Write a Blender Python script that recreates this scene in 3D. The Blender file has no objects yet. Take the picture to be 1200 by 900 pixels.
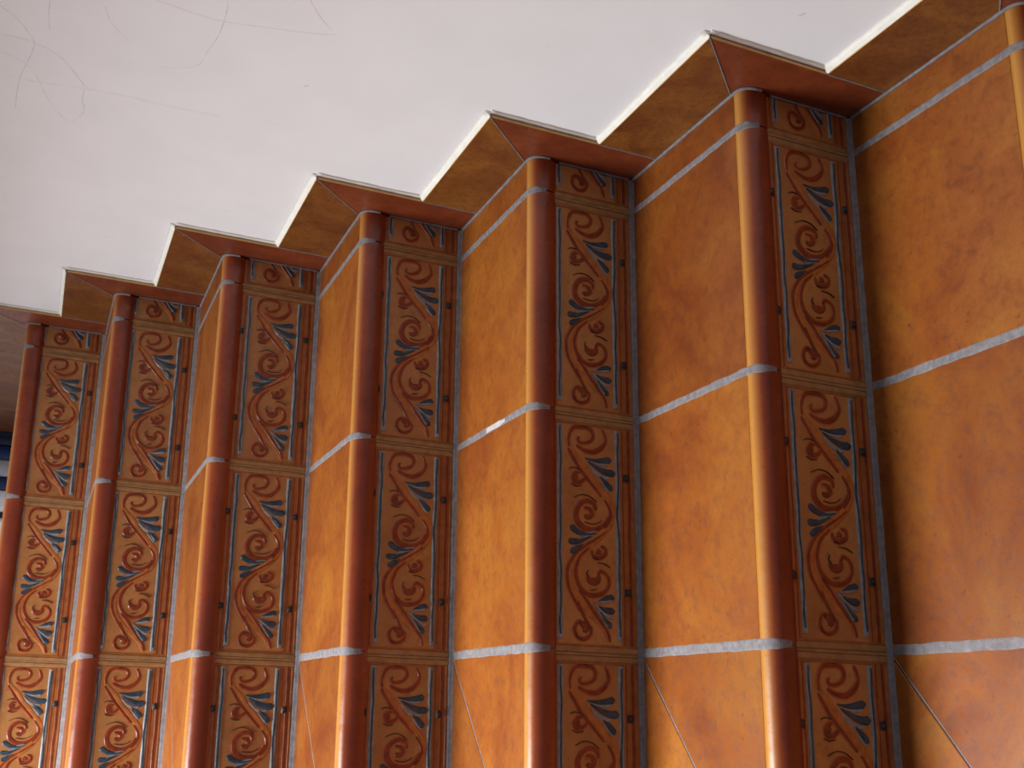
import bpy, bmesh, math, random
from mathutils import Vector, Matrix, noise
random.seed(4)
C = bpy.context.scene.collection
CAM_POS=[-0.80765, -1.03015, 0.76214]
CAM_R=[[0.0245, -0.402295, -0.915182], [-0.954761, 0.261974, -0.140718], [0.296365, 0.877228, -0.377677]]
CAM_F=1249.65
G,RISE,A0,SH,SO,MI,NF=(0.2917, 0.1761, 0.0546, 0.0977, 0.0804, -0.0157, -0.0094)
SK,TI=(-0.0376, 0.0343)
Q=[[0.005, -0.0043], [-0.0014, 0.0011], [-0.0038, -0.0006], [-0.004, 0.0016], [-0.0027, 0.008], [0.0091, 0.0019], [-0.0023, -0.0077]]

STROKES=[
('O',(6,11,8),[(28.7,114.2),(39.1,116.9),(52.7,113.3),(69.0,97.1),(87.7,83.9),(106.0,66.5),(122.6,52.3),(137.9,46.2),(158.2,52.3),(175.1,66.4),(189.3,84.5),(201.3,102.4),(217.4,113.0),(231.0,115.9),(249.8,112.7),(268.0,100.9),(282.3,87.3),(296.4,69.5),(307.2,60.0),(321.0,53.4)]),
('R',(2,5,3),[(36.0,98.3),(39.4,102.3),(44.1,99.0),(43.7,89.6),(39.0,80.3),(30.5,77.0),(22.9,81.9),(21.1,92.5),(22.8,107.1),(30.7,114.1),(41.1,116.8),(52.0,115.4)]),
('R',(3,6,2),[(48.7,104.1),(54.8,91.3),(55.9,77.6),(49.5,65.2),(38.4,57.0),(28.4,58.4),(20.6,62.5)]),
('R',(3,4,2),[(54.2,117.4),(68.3,108.5),(81.3,99.7),(94.1,87.8),(106.9,75.9),(119.7,64.0)]),
('R',(2,5,3),[(123.2,59.7),(136.3,50.9),(150.2,50.4),(164.8,60.4)]),
('R',(5,9,6),[(95.4,101.3),(93.9,105.5),(97.0,107.4),(99.4,101.8)]),
('R',(3,5,3),[(92.1,87.9),(99.9,96.0),(101.9,106.2),(95.3,110.2),(88.9,105.7),(88.2,98.5)]),
('K',(1,1.2,0.8),[(84.0,116.2),(81.3,109.1),(83.4,100.7)]),
('K',(0.8,1.2,0.8),[(104.5,113.3),(107.7,105.0),(105.8,95.7)]),
('K',(0.8,1.2,0.8),[(19.7,97.8),(19.5,91.5),(22.0,86.2)]),
('K',(0.8,1.2,0.8),[(124.2,108.5),(119.0,95.3),(121.0,82.7),(128.3,72.1)]),
('K',(0.8,1.2,0.8),[(157.6,91.8),(159.5,79.3),(156.7,69.0),(152.3,64.0)]),
('O',(4,8,5),[(140.0,92.4),(139.2,83.1),(144.6,77.8),(150.1,83.8),(148.8,92.1)]),
('R',(3,7,5),[(137.1,92.5),(139.2,83.1),(145.8,79.8),(150.3,85.9),(147.9,92.1)]),
('R',(4,7,3),[(140.3,73.8),(130.8,77.2),(127.5,88.7),(133.8,99.9),(145.1,105.2),(157.6,103.1),(166.4,91.5),(167.0,74.9),(158.9,60.6),(146.4,52.7)]),
('B',(1,6,9),[(66.0,90.9),(68.2,74.1),(66.7,59.3),(64.2,47.7)]),
('B',(1,7,10),[(70.8,85.5),(79.2,69.5),(83.7,54.6),(83.4,41.8)]),
('B',(1,6,9),[(90.0,67.0),(99.0,56.2),(109.1,47.5)]),
('G',(1,4,5),[(68.2,88.8),(72.2,73.9),(72.9,61.3),(71.6,52.8)]),
('G',(2,6,5),[(75.8,85.4),(86.6,73.5),(91.4,60.7),(90.9,52.2)]),
('G',(1,4,3),[(96.0,66.8),(104.2,59.2),(112.5,51.6)]),
('B',(1,6,9),[(172.1,72.7),(174.8,87.0),(172.2,102.5),(164.4,114.1)]),
('G',(2,5,2),[(169.6,70.7),(171.7,83.0),(177.6,97.2)]),
('B',(1,6,9),[(177.4,80.8),(182.2,92.9),(186.1,105.1),(186.1,117.3)]),
('G',(1,4,2),[(174.1,76.8),(178.2,91.0),(183.0,103.1)]),
('B',(1,6,9),[(189.1,93.7),(194.7,103.7),(202.1,113.6)]),
('R',(2,4,3),[(167.5,56.2),(175.2,66.4),(183.0,78.5),(190.8,90.6),(202.5,105.5),(217.6,116.0),(231.2,119.5),(250.0,116.7),(268.3,107.0),(282.8,97.3)]),
('R',(2,5,3),[(192.2,84.4),(204.8,98.2),(218.8,104.8),(230.3,106.4),(245.3,101.8),(256.9,90.2),(258.9,75.9),(253.2,61.7),(242.2,54.3),(230.8,56.3),(224.7,65.8),(229.9,71.8)]),
('R',(4,9,5),[(230.9,87.1),(238.1,85.2),(239.9,78.6),(237.6,71.5),(229.8,69.7)]),
('R',(3,5,3),[(195.8,81.2),(203.4,78.8),(206.2,69.5),(201.1,60.3),(193.2,59.5),(189.9,66.9)]),
('R',(4,7,5),[(201.1,73.8),(196.9,69.8),(200.6,66.6)]),
('K',(0.8,1.2,0.8),[(207.3,79.7),(208.7,71.5),(205.2,63.3)]),
('K',(0.8,1.3,0.8),[(213.0,72.3),(214.1,60.9),(218.9,51.5)]),
('K',(0.8,1.3,0.8),[(251.4,84.3),(251.4,78.2),(249.5,73.1)]),
('K',(0.8,1,0.8),[(234.8,86.9),(229.2,89.2),(224.2,86.3)]),
('R',(3,4,3),[(268.1,102.9),(282.8,96.3),(293.7,89.9),(304.6,82.4)]),
('R',(2,4,3),[(252.8,101.5),(265.4,89.9),(279.9,79.2),(296.2,66.5),(307.1,57.9),(321.0,53.4)]),
('R',(5,9,6),[(298.0,100.8),(299.5,93.7),(305.0,90.5),(308.0,95.4)]),
('R',(3,4,3),[(300.8,82.6),(312.2,84.2),(318.2,94.0),(315.9,104.1),(306.8,108.5),(297.3,104.8),(294.1,96.9)]),
('K',(0.8,1.2,0.8),[(308.6,107.4),(316.0,105.1),(319.3,97.0)]),
('B',(1,6,9),[(266.2,70.5),(261.7,59.4),(259.9,46.1)]),
('B',(1,7,9),[(272.8,70.3),(277.8,58.9),(279.0,45.5)]),
('B',(1,6,9),[(281.2,69.0),(292.1,60.5),(301.1,51.0)]),
('G',(1,4,4),[(268.5,78.6),(266.7,63.4),(263.9,49.0)]),
('G',(2,5,4),[(269.5,79.6),(281.0,64.9),(287.9,52.4),(285.7,46.3)]),
('G',(1,4,3),[(275.9,75.3),(290.5,64.6),(301.4,57.1)])]

DOODLES=[
('b',0.9,[(0.2505,0.9084),(0.2645,0.8925),(0.2894,0.8778),(0.3153,0.8692),(0.3444,0.8724),(0.4011,0.8845),(0.45,0.8901),(0.4998,0.8922)]),
('b',1.1,[(0.3145,0.9095),(0.3115,0.8895),(0.317,0.8658),(0.3295,0.8414),(0.3564,0.823),(0.3959,0.8031)]),
('b',1.1,[(0.4001,0.8036),(0.4327,0.8051),(0.4554,0.801)]),
('g',1.1,[(0.3557,0.9102),(0.3634,0.8897),(0.3831,0.8704),(0.4193,0.8592),(0.4543,0.8494),(0.4881,0.8335),(0.5071,0.8193),(0.4733,0.8032),(0.4515,0.8016)]),
('o',1.2,[(0.4126,0.9006),(0.4125,0.8612),(0.4013,0.8028),(0.3962,0.7468),(0.3966,0.6889),(0.3914,0.618)]),
('g',1.5,[(0.1171,0.6553),(0.146,0.6523),(0.1914,0.6537),(0.2355,0.6613),(0.2702,0.6672),(0.2905,0.6866),(0.3022,0.7184)]),
('p',1.2,[(0.1548,0.7339),(0.1584,0.7101),(0.163,0.6616),(0.1542,0.6141),(0.1373,0.544),(0.1278,0.5189)]),
('p',1.2,[(0.0737,0.5647),(0.1031,0.5434),(0.1203,0.5263)]),
('g',1.3,[(0.2116,0.8525),(0.2485,0.8528),(0.2766,0.8512)]),
('g',1.0,[(0.1937,0.79),(0.2214,0.7832),(0.2408,0.7699),(0.2608,0.7562)]),
('g',3,[(0.3769,0.5531),(0.3787,0.5444)]),
('g',3,[(0.6999,0.5684),(0.7022,0.5536)]),
('g',2.5,[(0.9137,0.744),(0.9055,0.7386)]),
('g',3,[(0.2636,0.5291),(0.2557,0.5223)]),
('b',3.5,[(-0.1531,0.0201),(-0.1628,0.0151)]),
('g',2,[(-0.0345,0.1559),(-0.0342,0.1483)]),
('g',1.5,[(0.0355,0.2679),(0.0277,0.2644)])]

ZB = 2*RISE                       # the lower floor is z = 0
W = 0.333                         # tile module across the stair
K0, K1 = -1, 5                    # first and last step
XS = [0.0, A0, A0+W, A0+2*W, A0+3*W]
ROUND = 0.023
NFY = -NF
TW = 0.009                        # the skirting stands this far off the wall

def Y(k):
    return k*G + (Q[k+1][0] if -1 <= k <= 5 else 0)
def Z(k):
    return ZB + k*RISE + (Q[k+1][1] if -1 <= k <= 5 else 0)

# ------------------------------------------------------------------ materials
def new_mat(name):
    m = bpy.data.materials.new(name); m.use_nodes = True
    nt = m.node_tree
    return m, nt, nt.nodes['Principled BSDF']
def N(nt, t, **kw):
    n = nt.nodes.new(t)
    for k, v in kw.items():
        if k in n.inputs.keys(): n.inputs[k].default_value = v
        else: setattr(n, k, v)
    return n
def ramp(nt, stops):
    r = nt.nodes.new('ShaderNodeValToRGB'); e = r.color_ramp.elements
    while len(e) < len(stops): e.new(0.5)
    for i, (p, c) in enumerate(stops):
        e[i].position = p; e[i].color = (*c, 1)
    return r
def mix(nt, fac, a, b, mode='MIX'):
    n = nt.nodes.new('ShaderNodeMix'); n.data_type = 'RGBA'; n.blend_type = mode
    for idx, v in ((0, fac), (6, a), (7, b)):
        if hasattr(v, 'links') or isinstance(v, bpy.types.NodeSocket): nt.links.new(v, n.inputs[idx])
        elif idx == 0: n.inputs[0].default_value = v
        else: n.inputs[idx].default_value = (*v, 1)
    return n.outputs[2]
def coords(nt, scale):
    tc = nt.nodes.new('ShaderNodeTexCoord'); oi = nt.nodes.new('ShaderNodeObjectInfo')
    cx = N(nt, 'ShaderNodeMath', operation='MULTIPLY'); nt.links.new(oi.outputs['Random'], cx.inputs[0]); cx.inputs[1].default_value = 37.0
    ad = nt.nodes.new('ShaderNodeVectorMath'); ad.operation = 'ADD'
    nt.links.new(tc.outputs['Object'], ad.inputs[0]); nt.links.new(cx.outputs[0], ad.inputs[1])
    mp = nt.nodes.new('ShaderNodeVectorMath'); mp.operation = 'MULTIPLY'; mp.inputs[1].default_value = scale
    nt.links.new(ad.outputs[0], mp.inputs[0])
    return mp.outputs[0], oi.outputs['Random'], tc
def clay(name, light, mid, dark, rough=0.36, vary=0.25, spec=0.5, bump=0.12, stretch=(1, 1, 1), mottling=1.0, highlight_mix=None):
    m, nt, b = new_mat(name)
    v, rnd, tc = coords(nt, stretch)
    n1 = N(nt, 'ShaderNodeTexNoise', Scale=7.0, Detail=5.0, Roughness=0.62, Distortion=0.6)
    n2 = N(nt, 'ShaderNodeTexNoise', Scale=62.0, Detail=6.0, Roughness=0.68, Distortion=0.3)
    n3 = N(nt, 'ShaderNodeTexNoise', Scale=330.0, Detail=3.0, Roughness=0.6)
    for n in (n1, n2, n3): nt.links.new(v, n.inputs['Vector'])
    r1 = ramp(nt, [(0.30, dark), (0.50, mid), (0.70, light)])
    nt.links.new(n1.outputs[0], r1.inputs[0])
    r2 = ramp(nt, [(0.30, (0.62, 0.55, 0.48)), (0.50, (0.97, 0.97, 0.97)), (0.70, (1.14, 1.18, 1.2))])
    nt.links.new(n2.outputs[0], r2.inputs[0])
    c = mix(nt, 0.75*mottling, r1.outputs[0], r2.outputs[0], 'MULTIPLY')
    r3 = ramp(nt, [(0.30, (0.80, 0.78, 0.76)), (0.55, (1, 1, 1)), (0.8, (1.1, 1.12, 1.15))])
    nt.links.new(n3.outputs[0], r3.inputs[0])
    c = mix(nt, 0.45*mottling, c, r3.outputs[0], 'MULTIPLY')
    # sparse darker flecks of the fired glaze
    vo = N(nt, 'ShaderNodeTexNoise', Scale=120.0, Detail=1.0, Roughness=0.4); nt.links.new(v, vo.inputs['Vector'])
    rf = ramp(nt, [(0.70, (0, 0, 0)), (0.78, (1, 1, 1))]); nt.links.new(vo.outputs[0], rf.inputs[0])
    fm = N(nt, 'ShaderNodeMath', operation='MULTIPLY'); nt.links.new(rf.outputs[0], fm.inputs[0]); fm.inputs[1].default_value = 0.4
    c = mix(nt, fm.outputs[0], c, tuple(x*0.45 for x in dark))
    rv = ramp(nt, [(0.0, (1-vary, 1-vary*1.25, 1-vary*1.3)), (1.0, (1+vary*0.35,)*3)]); nt.links.new(rnd, rv.inputs[0])
    c = mix(nt, 1.0, c, rv.outputs[0], 'MULTIPLY')
    if highlight_mix:      # gold highlight painted along the nosing's top curve; the front stays red-brown glaze
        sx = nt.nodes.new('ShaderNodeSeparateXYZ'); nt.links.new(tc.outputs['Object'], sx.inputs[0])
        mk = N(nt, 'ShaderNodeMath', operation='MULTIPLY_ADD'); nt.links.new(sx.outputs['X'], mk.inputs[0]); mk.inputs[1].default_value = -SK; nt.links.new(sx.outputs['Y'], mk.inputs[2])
        mr = nt.nodes.new('ShaderNodeMapRange'); mr.inputs[1].default_value = highlight_mix[0]; mr.inputs[2].default_value = highlight_mix[1]; nt.links.new(mk.outputs[0], mr.inputs[0])
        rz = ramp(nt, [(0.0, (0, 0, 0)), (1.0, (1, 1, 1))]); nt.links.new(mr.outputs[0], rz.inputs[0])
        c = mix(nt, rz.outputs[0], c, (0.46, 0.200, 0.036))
    nt.links.new(c, b.inputs['Base Color'])
    rr = ramp(nt, [(0.3, (rough+0.12,)*3), (0.7, (rough-0.06,)*3)]); nt.links.new(n2.outputs[0], rr.inputs[0])
    nt.links.new(rr.outputs[0], b.inputs['Roughness'])
    b.inputs['Specular IOR Level'].default_value = spec
    bp = N(nt, 'ShaderNodeBump', Strength=bump, Distance=0.001); nt.links.new(n2.outputs[0], bp.inputs['Height'])
    nt.links.new(bp.outputs[0], b.inputs['Normal'])
    return m
def plain(name, col, rough=0.6, amp=0.18, scale=60.0, bump=0.2, spec=0.4, dist=0.001):
    m, nt, b = new_mat(name)
    v, rnd, tc = coords(nt, (1, 1, 1))
    n = N(nt, 'ShaderNodeTexNoise', Scale=scale, Detail=5.0, Roughness=0.6); nt.links.new(v, n.inputs['Vector'])
    r = ramp(nt, [(0.3, tuple(max(0, c*(1-amp)) for c in col)), (0.7, tuple(min(1, c*(1+amp)) for c in col))])
    nt.links.new(n.outputs[0], r.inputs[0]); nt.links.new(r.outputs[0], b.inputs['Base Color'])
    b.inputs['Roughness'].default_value = rough; b.inputs['Specular IOR Level'].default_value = spec
    bp = N(nt, 'ShaderNodeBump', Strength=bump, Distance=dist); nt.links.new(n.outputs[0], bp.inputs['Height'])
    nt.links.new(bp.outputs[0], b.inputs['Normal'])
    return m
M = {}
M['tread'] = clay('terracotta_glaze', (0.325, 0.116, 0.015), (0.278, 0.080, 0.011), (0.200, 0.047, 0.008), spec=0.4)
M['nosing'] = clay('terracotta_nosing', (0.25, 0.046, 0.012), (0.20, 0.033, 0.010), (0.15, 0.023, 0.008), rough=0.28, vary=0.12, mottling=0.5, highlight_mix=(NFY-0.0190, NFY-0.005))
M['skirt'] = clay('terracotta_skirting', (0.27, 0.105, 0.017), (0.205, 0.068, 0.012), (0.14, 0.038, 0.008), rough=0.42, vary=0.15, stretch=(1, 2.2, 2.2))
M['skirt_red'] = clay('terracotta_skirting_red', (0.24, 0.056, 0.015), (0.19, 0.038, 0.011), (0.14, 0.025, 0.007), rough=0.42, vary=0.12, stretch=(1, 2.0, 2.0), mottling=0.7)
M['biscuit'] = plain('tile_biscuit_edge', (0.55, 0.33, 0.12), 0.7)
M['ground'] = clay('painted_tile_ground', (0.46, 0.215, 0.068), (0.41, 0.178, 0.052), (0.33, 0.128, 0.036), rough=0.38, vary=0.10, mottling=0.6)
M['frame'] = plain('painted_tile_border', (0.30, 0.100, 0.026), 0.4, amp=0.25)
M['joint'] = plain('ochre_joint', (0.31, 0.160, 0.062), 0.6, amp=0.25)
M['sR'] = plain('paint_red_brown', (0.190, 0.034, 0.011), 0.38, amp=0.35, scale=90)
M['sO'] = plain('paint_orange', (0.40, 0.130, 0.030), 0.38, amp=0.25, scale=90)
M['sH'] = plain('paint_pale_orange', (0.36, 0.092, 0.024), 0.38, amp=0.25, scale=90)
M['sB'] = plain('paint_slate_blue', (0.026, 0.052, 0.082), 0.34, amp=0.5, scale=110)
M['sG'] = plain('paint_grey_blue', (0.215, 0.235, 0.255), 0.36, amp=0.3, scale=90)
M['sK'] = plain('paint_black', (0.022, 0.016, 0.014), 0.4, amp=0.2)
M['grout'] = plain('grey_grout', (0.19, 0.172, 0.180), 0.75, amp=0.28, scale=120, bump=0.5)
M['grout_dark'] = plain('dark_grout', (0.20, 0.175, 0.185), 0.8, amp=0.25, scale=120, bump=0.5)
M['core'] = plain('stair_side_plaster', (0.62, 0.60, 0.56), 0.8)
M['patch'] = plain('pale_grout', (0.46, 0.43, 0.42), 0.75)
M['wall'] = plain('white_wall_paint', (0.90, 0.915, 0.945), 0.65, amp=0.022, scale=9, bump=0.06, spec=0.3)
M['plaster'] = plain('plaster_fillet', (0.82, 0.79, 0.72), 0.7, amp=0.06, scale=60, bump=0.4)
M['mb'] = plain('pencil_blue', (0.66, 0.67, 0.74), 0.7)
M['mg'] = plain('pencil_grey', (0.77, 0.77, 0.80), 0.7)
M['mo'] = plain('pencil_orange', (0.80, 0.72, 0.65), 0.7)
M['mp'] = plain('pencil_pink', (0.81, 0.66, 0.63), 0.7)
M['navy'] = plain('navy_board', (0.010, 0.014, 0.045), 0.45)
M['navy2'] = plain('dark_blue_board', (0.012, 0.030, 0.110), 0.45)
M['pale'] = plain('pale_board', (0.42, 0.43, 0.50), 0.5)
M['white'] = plain('white_board', (0.72, 0.74, 0.80), 0.5)
M['black'] = plain('black_board', (0.008, 0.008, 0.012), 0.5)

# ------------------------------------------------------------------ helpers
def obj(name, bm, mats, parent=None, loc=(0, 0, 0), smooth=False):
    me = bpy.data.meshes.new(name)
    bmesh.ops.recalc_face_normals(bm, faces=bm.faces[:])
    bm.to_mesh(me); bm.free()
    if not isinstance(mats, (list, tuple)): mats = [mats]
    for m in mats: me.materials.append(m)
    if smooth:
        for p in me.polygons: p.use_smooth = True
    o = bpy.data.objects.new(name, me); C.objects.link(o)
    o.location = loc
    if parent: o.parent = parent
    return o
def struct(name, bm, mats):
    o = obj(name, bm, mats); o['kind'] = 'structure'; return o
def shear(v):          # the laid steps run a touch out of square and out of level
    return (v[0], v[1]+SK*v[0], v[2]+TI*v[0])
def prism_xy(bm, poly, z0, z1, bev=0.0012, mi=0, sh=True):
    cx = sum(p[0] for p in poly)/len(poly); cy = sum(p[1] for p in poly)/len(poly)
    def ring(z, ins):
        out = []
        n = len(poly)
        for i in range(n):
            p0, p, p2 = Vector(poly[i-1]), Vector(poly[i]), Vector(poly[(i+1) % n])
            a = (p-p0).normalized(); b = (p2-p).normalized()
            na = Vector((-a.y, a.x)); nb = Vector((-b.y, b.x))
            d = (na+nb); d = d/max(0.3, d.length_squared)*2*0.5*2
            if (Vector((cx, cy))-p).dot(d) < 0: d = -d
            q = p+d*ins
            w = (q.x, q.y, z)
            out.append(bm.verts.new(shear(w) if sh else w))
        return out
    r0 = ring(z0, 0); r1 = ring(z1-bev, 0); r2 = ring(z1, bev)
    n = len(poly); fs = []
    for ra, rb in ((r0, r1), (r1, r2)):
        for i in range(n): fs.append(bm.faces.new((ra[i], ra[(i+1) % n], rb[(i+1) % n], rb[i])))
    fs.append(bm.faces.new(r2)); fs.append(bm.faces.new(r0[::-1]))
    for f in fs: f.material_index = mi
def box(bm, x0, x1, y0, y1, z0, z1, mi=0, sh=False):
    vs = [bm.verts.new(shear((x, y, z)) if sh else (x, y, z)) for x in (x0, x1) for y in (y0, y1) for z in (z0, z1)]
    for f in ((0, 1, 3, 2), (4, 6, 7, 5), (0, 4, 5, 1), (2, 3, 7, 6), (0, 2, 6, 4), (1, 5, 7, 3)):
        bm.faces.new([vs[i] for i in f]).material_index = mi
def smooth_pts(P, step):
    """Catmull-Rom through the points, resampled"""
    P = [Vector(p) for p in P]
    if len(P) == 2: out = [P[0].lerp(P[1], i/4) for i in range(5)]; return out
    out = []
    for i in range(len(P)-1):
        p0 = P[max(i-1, 0)]; p1 = P[i]; p2 = P[i+1]; p3 = P[min(i+2, len(P)-1)]
        n = max(2, int((p2-p1).length/step))
        for j in range(n):
            t = j/n
            out.append(0.5*((2*p1)+(-p0+p2)*t+(2*p0-5*p1+4*p2-p3)*t*t+(-p0+3*p1-3*p2+p3)*t*t*t))
    out.append(P[-1])
    return out
def ribbon(bm, P, widths, put, h0, h1, mi, round_ends=True):
    """raised stroke: put(a, b, h) -> 3D; P 2D"""
    n = len(P); L = [0]
    for i in range(1, n): L.append(L[-1]+(P[i]-P[i-1]).length)
    rows = []
    for i in range(n):
        t = L[i]/L[-1]
        w = widths[0]+(widths[1]-widths[0])*t*2 if t < .5 else widths[1]+(widths[2]-widths[1])*(t-.5)*2
        if round_ends:
            for dd in (L[i], L[-1]-L[i]):
                if dd < w*0.5: w *= max(0.25, math.sqrt(max(0, 1-(1-dd/(w*0.5))**2)))
        d = (P[min(i+1, n-1)]-P[max(i-1, 0)])
        d = d.normalized() if d.length > 1e-9 else Vector((1, 0))
        nn = Vector((-d.y, d.x))
        a = P[i]+nn*w*0.5; b = P[i]-nn*w*0.5
        a2 = P[i]+nn*w*0.28; b2 = P[i]-nn*w*0.28
        rows.append([bm.verts.new(put(a.x, a.y, h0)), bm.verts.new(put(a2.x, a2.y, h1)), bm.verts.new(put(b2.x, b2.y, h1)), bm.verts.new(put(b.x, b.y, h0))])
    for i in range(n-1):
        for j in range(3):
            f = bm.faces.new((rows[i][j], rows[i+1][j], rows[i+1][j+1], rows[i][j+1])); f.material_index = mi

# ------------------------------------------------------------------ decorated riser tile
# local frame: x = 0 at the wall end, running to -x ; z = 0 at the bottom edge ; face at y = 0 looking to -y
TL, TH = 0.3300, 0.148
UV0, VV0 = 7.0, 10.0
def riser_bm():
    bm = bmesh.new()
    # slab with a sunk field and a raised border
    def P(u, v, h): return (-(u)/1000, -h/1000, v/1000)
    box(bm, -TL, 0, 0.0, 0.008, 0, TH, 0)
    # raised end mouldings and long border bands
    def bar(u0, u1, v0, v1, h, mi, wob=0.0):
        n = max(2, int(max(u1-u0, v1-v0)/8)); horiz = (u1-u0) > (v1-v0)
        pts = []
        for i in range(n+1):
            t = i/n
            if horiz: pts.append(Vector((u0+(u1-u0)*t, (v0+v1)/2+wob*noise.noise(Vector((u0+t*9, v0, mi))))))
            else: pts.append(Vector(((u0+u1)/2+wob*noise.noise(Vector((u0, v0+t*9, mi))), v0+(v1-v0)*t)))
        w = (v1-v0) if horiz else (u1-u0)
        ribbon(bm, pts, (w, w, w), P, 0.0, h, mi, round_ends=False)
    S = 0.6
    bar(0, 9, 0, 148, 1.6, 9); bar(321, 330, 0, 148, 1.6, 9)
    bar(9.2, 12, 3, 145, 0.9, 1); bar(318, 320.8, 3, 145, 0.9, 1)
    for side in (0, 1):
        f = (lambda v: v) if side == 0 else (lambda v: TH*1000-v)
        def B(v0, v1, h, mi, u0=9, u1=321, wob=0.0):
            a, b = sorted((f(v0), f(v1))); bar(u0, u1, a, b, h, mi, wob)
        B(0, 25, 0.5, 2)                 # orange border band
        B(0, 4, 1.2, 1)
        B(6.5, 12.5, 1.1, 3, 10, 318, 1.0)   # red line
        B(18.5, 20.5, 1.0, 3, 10, 318, 0.8)
        B(23.5, 31.8, 1.3, 5, 13, 312, 1.2)  # blue-grey bar
        B(25.5, 30.0, 1.55, 4, 16, 306, 2.2)
    # square studs on the borders
    for u in (82.0, 245.0):
        for v in (13.5, TH*1000-13.5):
            pts = [Vector((u-5, v)), Vector((u, v)), Vector((u+5, v))]
            ribbon(bm, pts, (10.5, 11, 10.5), P, 0.4, 2.8, 7, round_ends=False)
            ribbon(bm, [Vector((u-2, v+.5)), Vector((u, v+.5)), Vector((u+1.6, v+.5))], (3, 3.4, 3), P, 2.7, 3.4, 4, round_ends=False)
    MI = {'R': 3, 'B': 4, 'G': 5, 'O': 6, 'K': 7}
    lift = {'O': 0.7, 'R': 1.1, 'G': 1.0, 'B': 1.35, 'K': 1.5}
    for i, (c, w, pts) in enumerate(STROKES):
        if c == 'R' and len(pts) > 5:       # broad orange brushstroke under each red scroll
            ribbon(bm, smooth_pts([(u-UV0, v-VV0) for u, v in pts], 2.2), tuple(x+4.5 for x in w), P, 0.0, 0.35+0.004*i, 8)
        Q2 = smooth_pts([(u-UV0, v-VV0) for u, v in pts], 2.2)
        h = lift[c]+0.012*i
        k = {'R': 1.35, 'K': 1.2, 'B': 1.2, 'O': 1.1}.get(c, 1.0)
        ribbon(bm, Q2, tuple(x*k for x in w), P, 0.0, h, MI[c])
    return bm
RMATS = [M['ground'], M['frame'], M['frame'], M['sR'], M['sB'], M['sG'], M['sO'], M['sK'], M['sH'], M['joint']]
bm = riser_bm()
full = bm.copy()
for v in full.verts: v.co = shear(v.co)
riser_proto = obj('riser_tile', full, RMATS)
cut = bm                      # the cut strip next to the wall keeps only the last 46 mm of a tile
KEEP = 0.0545
geom = cut.verts[:]+cut.edges[:]+cut.faces[:]
bmesh.ops.bisect_plane(cut, geom=geom, plane_co=(-(TL-KEEP), 0, 0), plane_no=(1, 0, 0), clear_outer=True)
bmesh.ops.translate(cut, verts=cut.verts[:], vec=(TL-KEEP, 0, 0))
for v in cut.verts: v.co = shear(v.co)
riser_cut_proto = obj('riser_tile', cut, RMATS)

# ------------------------------------------------------------------ tread tile with its rounded nosing
# local frame: y = 0 at the riser face below, z = 0 at the walked surface
TT = 0.010
YC = -NF                          # where the flat ends and the nosing starts to curve
def nose_profile(n=20):
    pr = []
    for i in range(n+1):
        a = math.pi*i/n
        ca, sa = math.cos(a), math.sin(a); e = 0.84
        pr.append((ROUND*abs(sa)**e, -ROUND+ROUND*math.copysign(abs(ca)**e, ca)))      # (outward, z)
    return pr
def tread_bm(w, dep):
    bm = bmesh.new(); prism_xy(bm, [(-w, YC), (0, YC), (0, dep), (-w, dep)], -TT, 0); return bm
def nosing_bm(w, mitre=0):
    bm = bmesh.new(); pr = nose_profile(); rings = []
    nx = max(2, int(w/0.02))
    for j in range(nx+1):
        x = -w*j/nx; r = []
        for d, z in pr:
            xx = x - (d if (mitre and j == nx) else 0)
            r.append(bm.verts.new(shear((xx, YC-d, z))))
        r.append(bm.verts.new(shear((x, YC, -2*ROUND+0.0002)))); r[-1].co.y += 0.0001
        rings.append(r)
    m = len(rings[0])
    for j in range(nx):
        for i in range(m):
            bm.faces.new((rings[j][i], rings[j][(i+1) % m], rings[j+1][(i+1) % m], rings[j+1][i]))
    for r in (rings[0], rings[-1][::-1]): bm.faces.new([bm.verts.new(v.co) for v in r])
    return bm
def side_nosing_bm(xo, y_end):
    bm = bmesh.new(); pr = nose_profile(); rings = []
    ny = 14
    for j in range(ny+1):
        r = []
        for d, z in pr:
            y0 = YC-d
            y = y0+(y_end-y0)*j/ny
            r.append(bm.verts.new(shear((xo-d, y, z))))
        rings.append(r)
    m = len(rings[0])
    for j in range(ny):
        for i in range(m-1):
            bm.faces.new((rings[j][i], rings[j][i+1], rings[j+1][i+1], rings[j+1][i]))
        bm.faces.new((rings[j][m-1], rings[j][0], rings[j+1][0], rings[j+1][m-1]))
    for r in (rings[0], rings[-1][::-1]): bm.faces.new([bm.verts.new(v.co) for v in r])
    return bm
def smooth_all(o):
    for p in o.data.polygons:
        if len(p.vertices) == 4: p.use_smooth = True

# grout ribbons -------------------------------------------------------
def wob(s, seed, amp): return amp*(noise.noise(Vector((s*45, seed*7.3, 1.7)))+0.6*noise.noise(Vector((s*130, seed*3.1, 9.2))))
def strip(bm, path, width, normal_lift=0.0005, seed=0.0, across=Vector((1, 0, 0)), amp=0.0011, mi=0):
    """path: list of (point, normal); a wobbly smear of grout lying just proud of the surface"""
    rows = []; s = 0
    for i, (p, n) in enumerate(path):
        if i: s += (p-path[i-1][0]).length
        tp = 1.0 if i < len(path)-6 else 0.55+0.45*(len(path)-1-i)/6
        a = (width*0.5+wob(s, seed, amp))*tp; b = (width*0.5+wob(s, seed+5, amp))*tp
        pts = [p+across*a, p+across*a*0.7+n*normal_lift, p-across*b*0.7+n*normal_lift, p-across*b]
        rows.append([bm.verts.new(shear(q)) for q in pts])
    for i in range(len(rows)-1):
        for j in range(3):
            bm.faces.new((rows[i][j], rows[i+1][j], rows[i+1][j+1], rows[i][j+1])).material_index = mi
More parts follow.
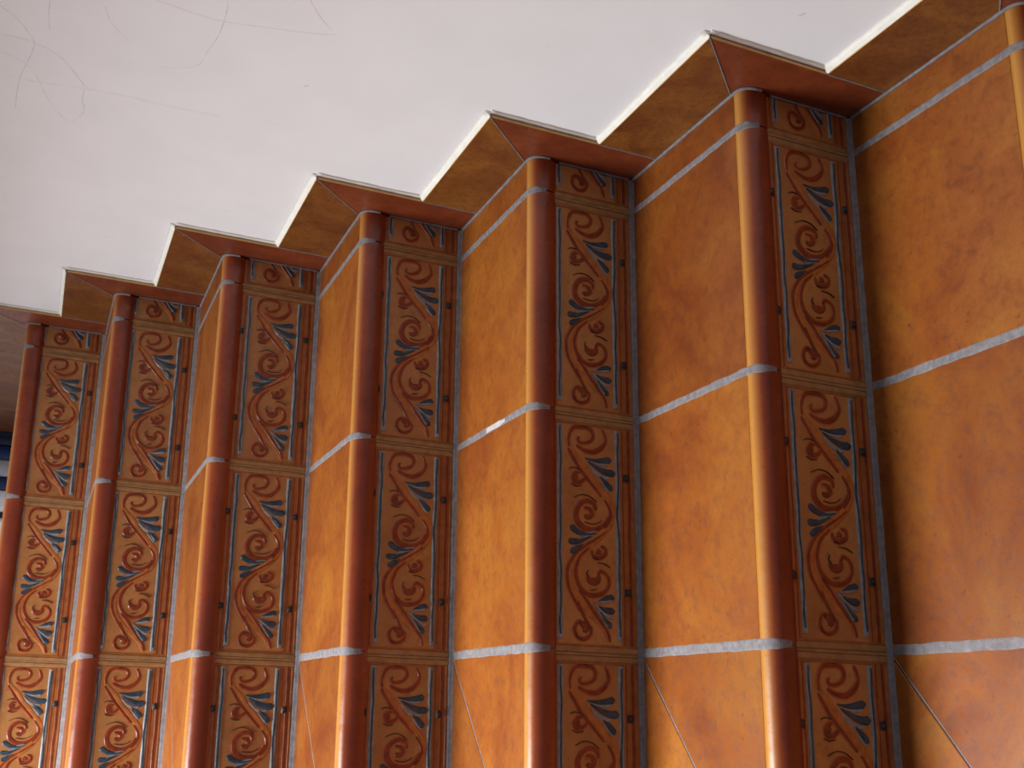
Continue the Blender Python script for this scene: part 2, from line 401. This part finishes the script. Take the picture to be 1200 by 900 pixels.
def tread_path(x, y_rear, end_deg=150, dx=0.0):
    path = []
    n = 26
    for i in range(n):
        y = y_rear+(YC-y_rear)*i/n
        path.append((Vector((x, y, 0.00005)), Vector((0, 0, 1))))
    for i in range(0, 15):
        a = math.radians(end_deg)*i/14
        ca, sa = math.cos(a), math.sin(a); e = 0.84; R5 = ROUND+8e-5
        path.append((Vector((x, YC-R5*abs(sa)**e, -ROUND+R5*math.copysign(abs(ca)**e, ca))), Vector((0, -math.sin(a), math.cos(a)))))
    return path
def tube(bm, pts, rad, seed=0.0, seg=6, side=Vector((1, 0, 0)), mi=0):
    rows = []; s = 0
    for i, p in enumerate(pts):
        if i: s += (p-pts[i-1]).length
        d = (pts[min(i+1, len(pts)-1)]-pts[max(0, i-1)]).normalized()
        u = side; v = d.cross(u).normalized(); r = rad*(1+wob(s, seed, 0.22))
        rows.append([bm.verts.new(p+u*math.cos(2*math.pi*k/seg)*r+v*math.sin(2*math.pi*k/seg)*r) for k in range(seg)])
    for i in range(len(rows)-1):
        for k in range(seg):
            f = bm.faces.new((rows[i][k], rows[i+1][k], rows[i+1][(k+1) % seg], rows[i][(k+1) % seg])); f.material_index = mi; f.smooth = True

LAB = {
 -1: 'lowest tiled terracotta step, nearest the camera, with the broadest visible tread',
 0: 'second tiled step from the bottom, with the painted scroll riser standing in deepest shade',
 1: 'third tiled step from the bottom, with a pale spot in its grout joint',
 2: 'fourth tiled step from the bottom, middle one of the seven terracotta steps',
 3: 'fifth tiled step from the bottom, third one below the upper landing',
 4: 'sixth tiled step from the bottom, narrow glimpse of tread just below the landing step',
 5: 'topmost tiled step, its rounded red nosing edging the upper landing',
}
tread_protos = {}
XOUT = -XS[4]
for k in range(K0, K1+1):
    st = bpy.data.objects.new('stair_step', None); C.objects.link(st)
    st.location = (0, Y(k), Z(k)); st.empty_display_size = 0.1
    st['label'] = LAB[k]; st['category'] = 'step'; st['group'] = 'terracotta tiled steps of the staircase'
    dep = (Y(k+1)-Y(k)) if k < K1 else G
    rise = Z(k)-Z(k-1)
    GAP = 0.003
    # tread tiles ----------------------------------------------------
    cols = [(0.003, XS[1]-0.001), (XS[1]+0.001, XS[2]-0.001), (XS[2]+0.001, XS[3]-0.001)]
    for ci, (xa, xb) in enumerate(cols):
        t = obj('tread_tile', tread_bm(xb-xa, dep-0.002), M['tread'], st, shear((-xa, 0, 0)))
        key = (ci,)
        if key in tread_protos:
            nz = tread_protos[key].copy(); C.objects.link(nz); nz.parent = t
        else:
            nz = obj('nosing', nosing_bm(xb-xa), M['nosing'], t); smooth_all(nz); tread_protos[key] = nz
    # the mitred end tiles at the open side
    xa = XS[3]+0.001; w = -XOUT-xa-ROUND
    bm = bmesh.new(); g2 = 0.0006
    prism_xy(bm, [(0, YC), (0, dep-0.004), (-w+g2, YC)], -TT, 0)
    t = obj('tread_tile', bm, M['tread'], st, shear((-xa, 0, 0)))
    if 'm' in tread_protos: nz = tread_protos['m'].copy(); C.objects.link(nz); nz.parent = t
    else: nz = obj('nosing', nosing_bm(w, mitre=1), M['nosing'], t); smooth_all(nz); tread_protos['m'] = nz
    bm = bmesh.new()
    prism_xy(bm, [(-0.002, dep-0.002), (-w, dep-0.002), (-w, YC+g2)], -TT, 0)
    t = obj('tread_tile', bm, M['tread'], st, shear((-xa, 0, 0)))
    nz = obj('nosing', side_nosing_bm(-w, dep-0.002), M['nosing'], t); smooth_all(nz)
    # riser tiles ----------------------------------------------------
    zb = -rise+0.008
    src = riser_cut_proto; xs0 = 0.0035
    for ci in range(4):
        x = -0.0035 if ci == 0 else -(XS[ci]+0.0065)
        pr = riser_cut_proto if ci == 0 else riser_proto
        if k == K0 and ci in (0, 1): o = pr
        else: o = pr.copy(); C.objects.link(o)
        o.parent = st; o.location = shear((x, -0.0075, zb))
        o.location.y += 0.0
    # backing, joints, grout ----------------------------------------
    bm = bmesh.new()
    zlow = -rise if k == K0 else -rise-0.14
    pf = [(0.0006, -TT-0.0005), (dep-0.001, -TT-0.0005), (dep-0.001, -0.14), (0.0006, zlow)]
    va, vb = [[bm.verts.new(shear((x, y, z))) for y, z in pf] for x in (XOUT+0.004, -0.002)]
    for i in range(4): bm.faces.new((va[i], va[(i+1) % 4], vb[(i+1) % 4], vb[i]))
    bm.faces.new(va); bm.faces.new(vb[::-1])
    obj('step_core', bm, M['core'], st)
    for ci in range(1, 4):
        xc = -(XS[ci]+0.005)
        bm = bmesh.new(); box(bm, xc-0.0016, xc+0.0016, -0.0090, 0.0004, zb, -0.013, 0, sh=True)
        obj('riser_joint', bm, M['joint'], st)
    for ci, wd in ((1, 0.0105), (2, 0.0110), (3, 0.0125)):
        bm = bmesh.new()
        strip(bm, tread_path(-XS[ci], dep-0.007, end_deg=100 if ci > 1 else 88), wd, seed=k*3+ci)
        obj('grout_line', bm, M['grout'], st)
    bm = bmesh.new()
    # thin mitre line on the open-side tiles
    p0 = Vector((-XS[3]-0.002, dep-0.006, 0)); p1 = Vector((XOUT+ROUND, YC, 0)); dd = (p1-p0).normalized()
    strip(bm, [(p0.lerp(p1, i/20)+Vector((0, 0, 5e-5)), Vector((0, 0, 1))) for i in range(21)], 0.0019, 0.0003, seed=k, across=Vector((-dd.y, dd.x, 0)), amp=0.0004)
    obj('grout_line', bm, M['grout_dark'], st)
    # fillet in the corner between tread and the riser behind it
    if k < K1:
        yr = dep-0.0075; bm = bmesh.new()
        rows = []
        for i in range(60):
            x = -0.002+(XOUT+0.006)*i/59
            a = 0.0062+wob(x, k+20, 0.0012); b = 0.0085+wob(x, k+31, 0.0010)
            rows.append([bm.verts.new(shear(q)) for q in ((x, yr-a+0.002, 0.0), (x, yr-a*0.5, 0.0022), (x, yr-0.0022, b*0.6), (x, yr-0.0002, b), (x, yr+0.006, b))])
        for i in range(59):
            for j in range(4): bm.faces.new((rows[i][j], rows[i+1][j], rows[i+1][j+1], rows[i][j+1]))
        obj('grout_line', bm, M['grout'], st)
    # bead along the skirting: tread, round the nosing, down the riser
    bm = bmesh.new()
    pts = [Vector(q[0]) for q in tread_path(-0.0012, dep-0.012, end_deg=100)]
    tube(bm, [Vector(shear(q)) for q in pts], 0.0026, seed=k+50)
    obj('grout_line', bm, M['grout'], st); bm = bmesh.new()
    tube(bm, [Vector(shear((-0.0012, -0.0085, -2*ROUND+(-rise+0.008+2*ROUND)*i/12))) for i in range(13)], 0.0018, seed=k+60, mi=1)
    obj('grout_line', bm, [M['grout_dark'], M['grout_dark']], st)
    if k == 1:
        bm = bmesh.new()
        strip(bm, [(Vector((-XS[2]+0.0005, 0.155-0.0035*i, 0.0006)), Vector((0, 0, 1))) for i in range(22)], 0.0085, 0.0005, seed=3, amp=0.001)
        c = obj('grout_patch', bm, M['patch'], st); c['label'] = 'pale patch in the grout joint'

# ------------------------------------------------------------------ skirting (baseboard) on the wall
base = bmesh.new()     # its plaster bedding and fillet
def prism_yz(bm, poly, x0, x1, bev, mi_face=0, mi_edge=1):
    n = len(poly); c = Vector((sum(p[0] for p in poly)/n, sum(p[1] for p in poly)/n))
    def ring(x, ins):
        out = []
        for i in range(n):
            p0, p, p2 = Vector(poly[i-1]), Vector(poly[i]), Vector(poly[(i+1) % n])
            a = (p-p0).normalized(); b = (p2-p).normalized()
            na, nb = Vector((-a.y, a.x)), Vector((-b.y, b.x))
            d = na+nb; d = d*(2/max(0.5, d.length_squared))*0.5*2*0.5
            q = p+d*ins*(1 if area > 0 else -1)
            out.append(bm.verts.new((x, q.x, q.y)))
        return out
    area = sum(poly[i-1][0]*poly[i][1]-poly[i][0]*poly[i-1][1] for i in range(n))
    r0 = ring(x1, 0); r1 = ring(x0+bev, 0); r2 = ring(x0, bev)
    for ra, rb, mi in ((r0, r1, mi_edge), (r1, r2, mi_edge)):
        for i in range(n): bm.faces.new((ra[i], ra[(i+1) % n], rb[(i+1) % n], rb[i])).material_index = mi
    bm.faces.new(r2).material_index = mi_face; bm.faces.new(r0[::-1]).material_index = mi_edge
def fillet(bm, p, q, out, depth, rise_, x_from, seed, trim0=0.0, trim1=0.0):
    """plaster smear from the tile edge (x_from) up to the wall; out = 2D outward direction"""
    p, q, out = Vector(p), Vector(q), Vector(out); rows = []; n = 24; L = (q-p).length
    for i in range(n+1):
        t = i/n; c = p.lerp(q, t); e1 = rise_+wob(t*L, seed, 0.0016); e0 = x_from+wob(t*L, seed+9, 0.0008)
        a = c+out*0.0002; b = c+out*0.0015; d = c+out*e1
        rows.append([bm.verts.new((e0, a.x, a.y)), bm.verts.new((e0*0.6+TW*0.4, c.x+out.x*e1*0.45, c.y+out.y*e1*0.45)), bm.verts.new((TW+0.0003, d.x, d.y)), bm.verts.new((TW+0.0003, a.x, a.y))])
    for i in range(n):
        for j in range(4):
            f = bm.faces.new((rows[i][j], rows[i+1][j], rows[i+1][(j+1) % 4], rows[i][(j+1) % 4])); f.smooth = j == 1
    bm.faces.new(rows[0]); bm.faces.new(rows[-1][::-1])
tiles = []
J = 0.0009
for k in range(K0, K1+1):
    yk, zk, zl = Y(k), Z(k), Z(k-1)
    O = (yk-SO, zk+SH); I = (yk-SO, zl+SH); Jb = (yk-SO, zl); Mk = (yk-MI, zk)
    yn = Y(k+1)-SO if k < K1 else Y(k)+0.31
    # upright piece
    tiles.append((k, 'up', [(Jb[0]+J, Jb[1]), (yk+0.02, zl), (yk+0.03, zk-0.03), (Mk[0]-J, Mk[1]-J), (O[0]+J*0.2, O[1]-2*J)]))
    # level piece
    tiles.append((k, 'flat', [(Mk[0]+J, Mk[1]+J*0.2), (yn-J, zk), (yn-J, zk+SH), (O[0]+2*J, O[1])]))
    fillet(base, (O[0], O[1]), (yn, zk+SH), (0, 1), 0, 0.0085, 0.0008, k*2+1)
    fillet(base, (O[0], O[1]), (I[0], I[1]), (-1, 0), 0, 0.0055, 0.0048, k*2+40)
    # grout lines: mitre and upright butt joint
    for a, b in ((O, Mk), (I, Jb)):
        a, b = Vector(a), Vector(b); n = 10
        tube(base, [Vector((0.0004, *a.lerp(b, i/n))) for i in range(n+1)], 0.0014, seed=k, seg=5, mi=1)
    # grey line down the front edge between tile and plaster
    a, b = Vector(O), Vector(I)
    tube(base, [Vector((0.0046+0.001*noise.noise(Vector((i, k, 0))), *(a.lerp(b, i/14)+Vector((-0.0004, 0))))) for i in range(15)], 0.0007, seed=k, seg=5, mi=1)
    box(base, 0.0012, TW, yk-SO+0.001, yn, zk-0.02, zk+SH-0.001, 1)
    box(base, 0.0012, TW, yk-SO+0.001, yk+0.02, zl, zk, 1)
# the level skirting along the upper landing
zt = Z(K1); y = Y(K1)+0.31
k = K1; ends = [y, 1.99, 2.28, 2.575]
ends[0] = Y(K1)+0.245
tiles[-1] = (K1, 'flat', [(Y(K1)-MI+J, zt+J*0.2), (ends[0]-J, zt), (ends[0]-J, zt+SH), (Y(K1)-SO+2*J, zt+SH)])
for a, b in zip(ends[:-1], ends[1:]):
    tiles.append((K1, 'landing', [(a+J, zt), (b-J, zt), (b-J, zt+SH), (a+J, zt+SH)]))
    fillet(base, (a, zt+SH), (b, zt+SH), (0, 1), 0, 0.0085, 0.0008, a)
    tube(base, [Vector((0.0004, a, zt+SH*i/6)) for i in range(7)], 0.0014, seed=a, seg=5, mi=1)
    box(base, 0.0012, TW, a, b, zt, zt+SH-0.001, 1)
# level skirting along the lower floor
ylow = Y(K0)-SO
for i in range(3):
    a = ylow-0.33*(i+1); b = ylow-0.33*i
    tiles.append((-2, 'floor', [(a+J, 0), (b-J, 0), (b-J, SH), (a+J, SH)]))
    fillet(base, (a, SH), (b, SH), (0, 1), 0, 0.0085, 0.0008, i+77)
    box(base, 0.0012, TW, a, b, 0, SH-0.001, 1)
bb = struct('baseboard_right', base, [M['plaster'], M['grout']])
for k, kind, poly in tiles:
    bm = bmesh.new()
    cy, cz = poly[0]
    prism_yz(bm, [(a-cy, b-cz) for a, b in poly], 0.0, TW-0.0005, 0.0009)
    o = obj('skirting_tile', bm, [M['skirt_red'] if kind in ('up', ) else M['skirt'], M['biscuit']], bb, (0, cy, cz))
    if kind == 'up': o['label'] = 'redder upright skirting tile with mitred top'

# ------------------------------------------------------------------ walls and floors
bm = bmesh.new()
box(bm, TW, TW+0.15, -1.6, 3.05, -0.02, 3.3, 0)
MI2 = {'b': 1, 'g': 2, 'o': 3, 'p': 4}
for c, w, pts in DOODLES:
    P2 = smooth_pts([(a, b+ZB) for a, b in pts], 0.006)
    w = w*0.00085
    ribbon(bm, P2, (w, w, w), lambda a, b, h: (TW-h, a, b), 0.00001, 0.00012, MI2[c])
struct('wall_right', bm, [M['wall'], M['mb'], M['mg'], M['mo'], M['mp']])
bm = bmesh.new(); box(bm, -2.8, TW, 3.0, 3.15, -0.02, 3.3, 0)
struct('wall_back', bm, M['wall'])
def tiled_floor(name, x0, x1, y0, y1, z, under):
    bm = bmesh.new(); box(bm, x0, x1, y0, y1, z-under, z-0.0012, 1)
    ny = int(round((y1-y0)/0.333)); nx = int(round((x1-x0)/0.333))
    for i in range(nx):
        for j in range(ny):
            ax = x0+(x1-x0)*i/nx+0.004; bx = x0+(x1-x0)*(i+1)/nx-0.004
            ay = y0+(y1-y0)*j/ny+0.004; by = y0+(y1-y0)*(j+1)/ny-0.004
            prism_xy(bm, [(ax, ay), (bx, ay), (bx, by), (ax, by)], z-0.006, z, 0.0012, 0, sh=False)
    struct(name, bm, [M['tread'], M['grout']])
tiled_floor('floor', -2.8, -0.001, -1.6, 3.0, -0.0012, 0.05)
tiled_floor('floor_landing', -1.75, -0.001, Y(K1)+G+0.012, 3.0, Z(K1)-0.012, 0.12)

# ------------------------------------------------------------------ the dark and pale upright boards at the back of the landing
zt = Z(K1)-0.012
specs = [(0.004, -0.036, 'navy', 'upright dark navy binder at the end of the skirting, on the landing'),
 (-0.039, -0.082, 'navy2', 'second navy blue binder, beside a thin pale line'),
 (-0.084, -0.135, 'pale', 'pale grey binder standing between two navy binders'),
 (-0.137, -0.178, 'navy2', 'dark blue binder between the two pale ones'),
 (-0.180, -0.246, 'white', 'thick whitish binder on the far side of the dark blue binder'),
 (-0.249, -0.262, 'black', 'thin black binder next to the thick whitish one'),
 (-0.264, -0.290, 'white', 'thin white binder at the far end of the row')]
for xa, xb, mk, lab in specs:
    e = bpy.data.objects.new('binder', None); C.objects.link(e); e.location = ((xa+xb)/2, 2.60, zt)
    e['label'] = lab+''; e['category'] = 'binder'; e['group'] = 'binders standing on the upper landing'
    hw = (xa-xb)/2-0.0008; hh = 0.315
    bm = bmesh.new()           # spine curved outward and two boards
    n = 8; rows = []
    for i in range(n+1):
        t = -1+2*i/n; x = hw*t; yy = 0.006*(t*t)
        rows.append([bm.verts.new((x, yy, 0)), bm.verts.new((x, yy, hh)), bm.verts.new((x*0.9, yy+0.004, hh)), bm.verts.new((x*0.9, yy+0.004, 0))])
    for i in range(n):
        for j in range(4): bm.faces.new((rows[i][j], rows[i+1][j], rows[i+1][(j+1) % 4], rows[i][(j+1) % 4]))
    bm.faces.new(rows[0]); bm.faces.new(rows[-1][::-1])
    obj('spine', bm, M[mk], e)
    for s in (-1, 1):
        bm = bmesh.new(); x0, x1 = sorted((s*hw, s*(hw-0.0025))); box(bm, x0, x1, 0.006, 0.28, 0, hh); obj('cover_board', bm, M[mk], e)
    bm = bmesh.new(); box(bm, -hw+0.003, hw-0.003, 0.012, 0.27, 0.004, 0.30); obj('pages', bm, M['white'], e)

# ------------------------------------------------------------------ light
def area(name, loc, target, size, power, col):
    l = bpy.data.lights.new(name, 'AREA'); l.shape = 'RECTANGLE'; l.size = size[0]; l.size_y = size[1]; l.energy = power; l.color = col
    o = bpy.data.objects.new(name, l); C.objects.link(o); o.location = loc
    o.rotation_euler = target
    return o
area('ceiling_lamp', (-1.7, 0.85, 2.9), (0, math.radians(41), 0), (1.1, 1.1), 275, (0.97, 0.975, 0.97))
w = bpy.data.worlds.new('World'); bpy.context.scene.world = w; w.use_nodes = True
bg = w.node_tree.nodes['Background']; bg.inputs[0].default_value = (0.90, 0.90, 1.0, 1); bg.inputs[1].default_value = 0.15

# ------------------------------------------------------------------ camera
cam = bpy.data.cameras.new('camera'); co = bpy.data.objects.new('camera', cam); C.objects.link(co)
rt, dn, fw = [Vector(r) for r in CAM_R]
m = Matrix((( rt.x, -dn.x, -fw.x, CAM_POS[0]), (rt.y, -dn.y, -fw.y, CAM_POS[1]), (rt.z, -dn.z, -fw.z, CAM_POS[2]+ZB), (0, 0, 0, 1)))
co.matrix_world = m
cam.sensor_width = 36; cam.lens = CAM_F/1200*36; cam.clip_start = 0.02
cam.dof.use_dof = True; cam.dof.focus_distance = 1.5; cam.dof.aperture_fstop = 9
sc = bpy.context.scene; sc.camera = co
sc.view_settings.view_transform = 'Standard'; sc.view_settings.look = 'None'; sc.view_settings.gamma = 1
sc.view_settings.use_curve_mapping = False
sc.view_settings.exposure = 0.30
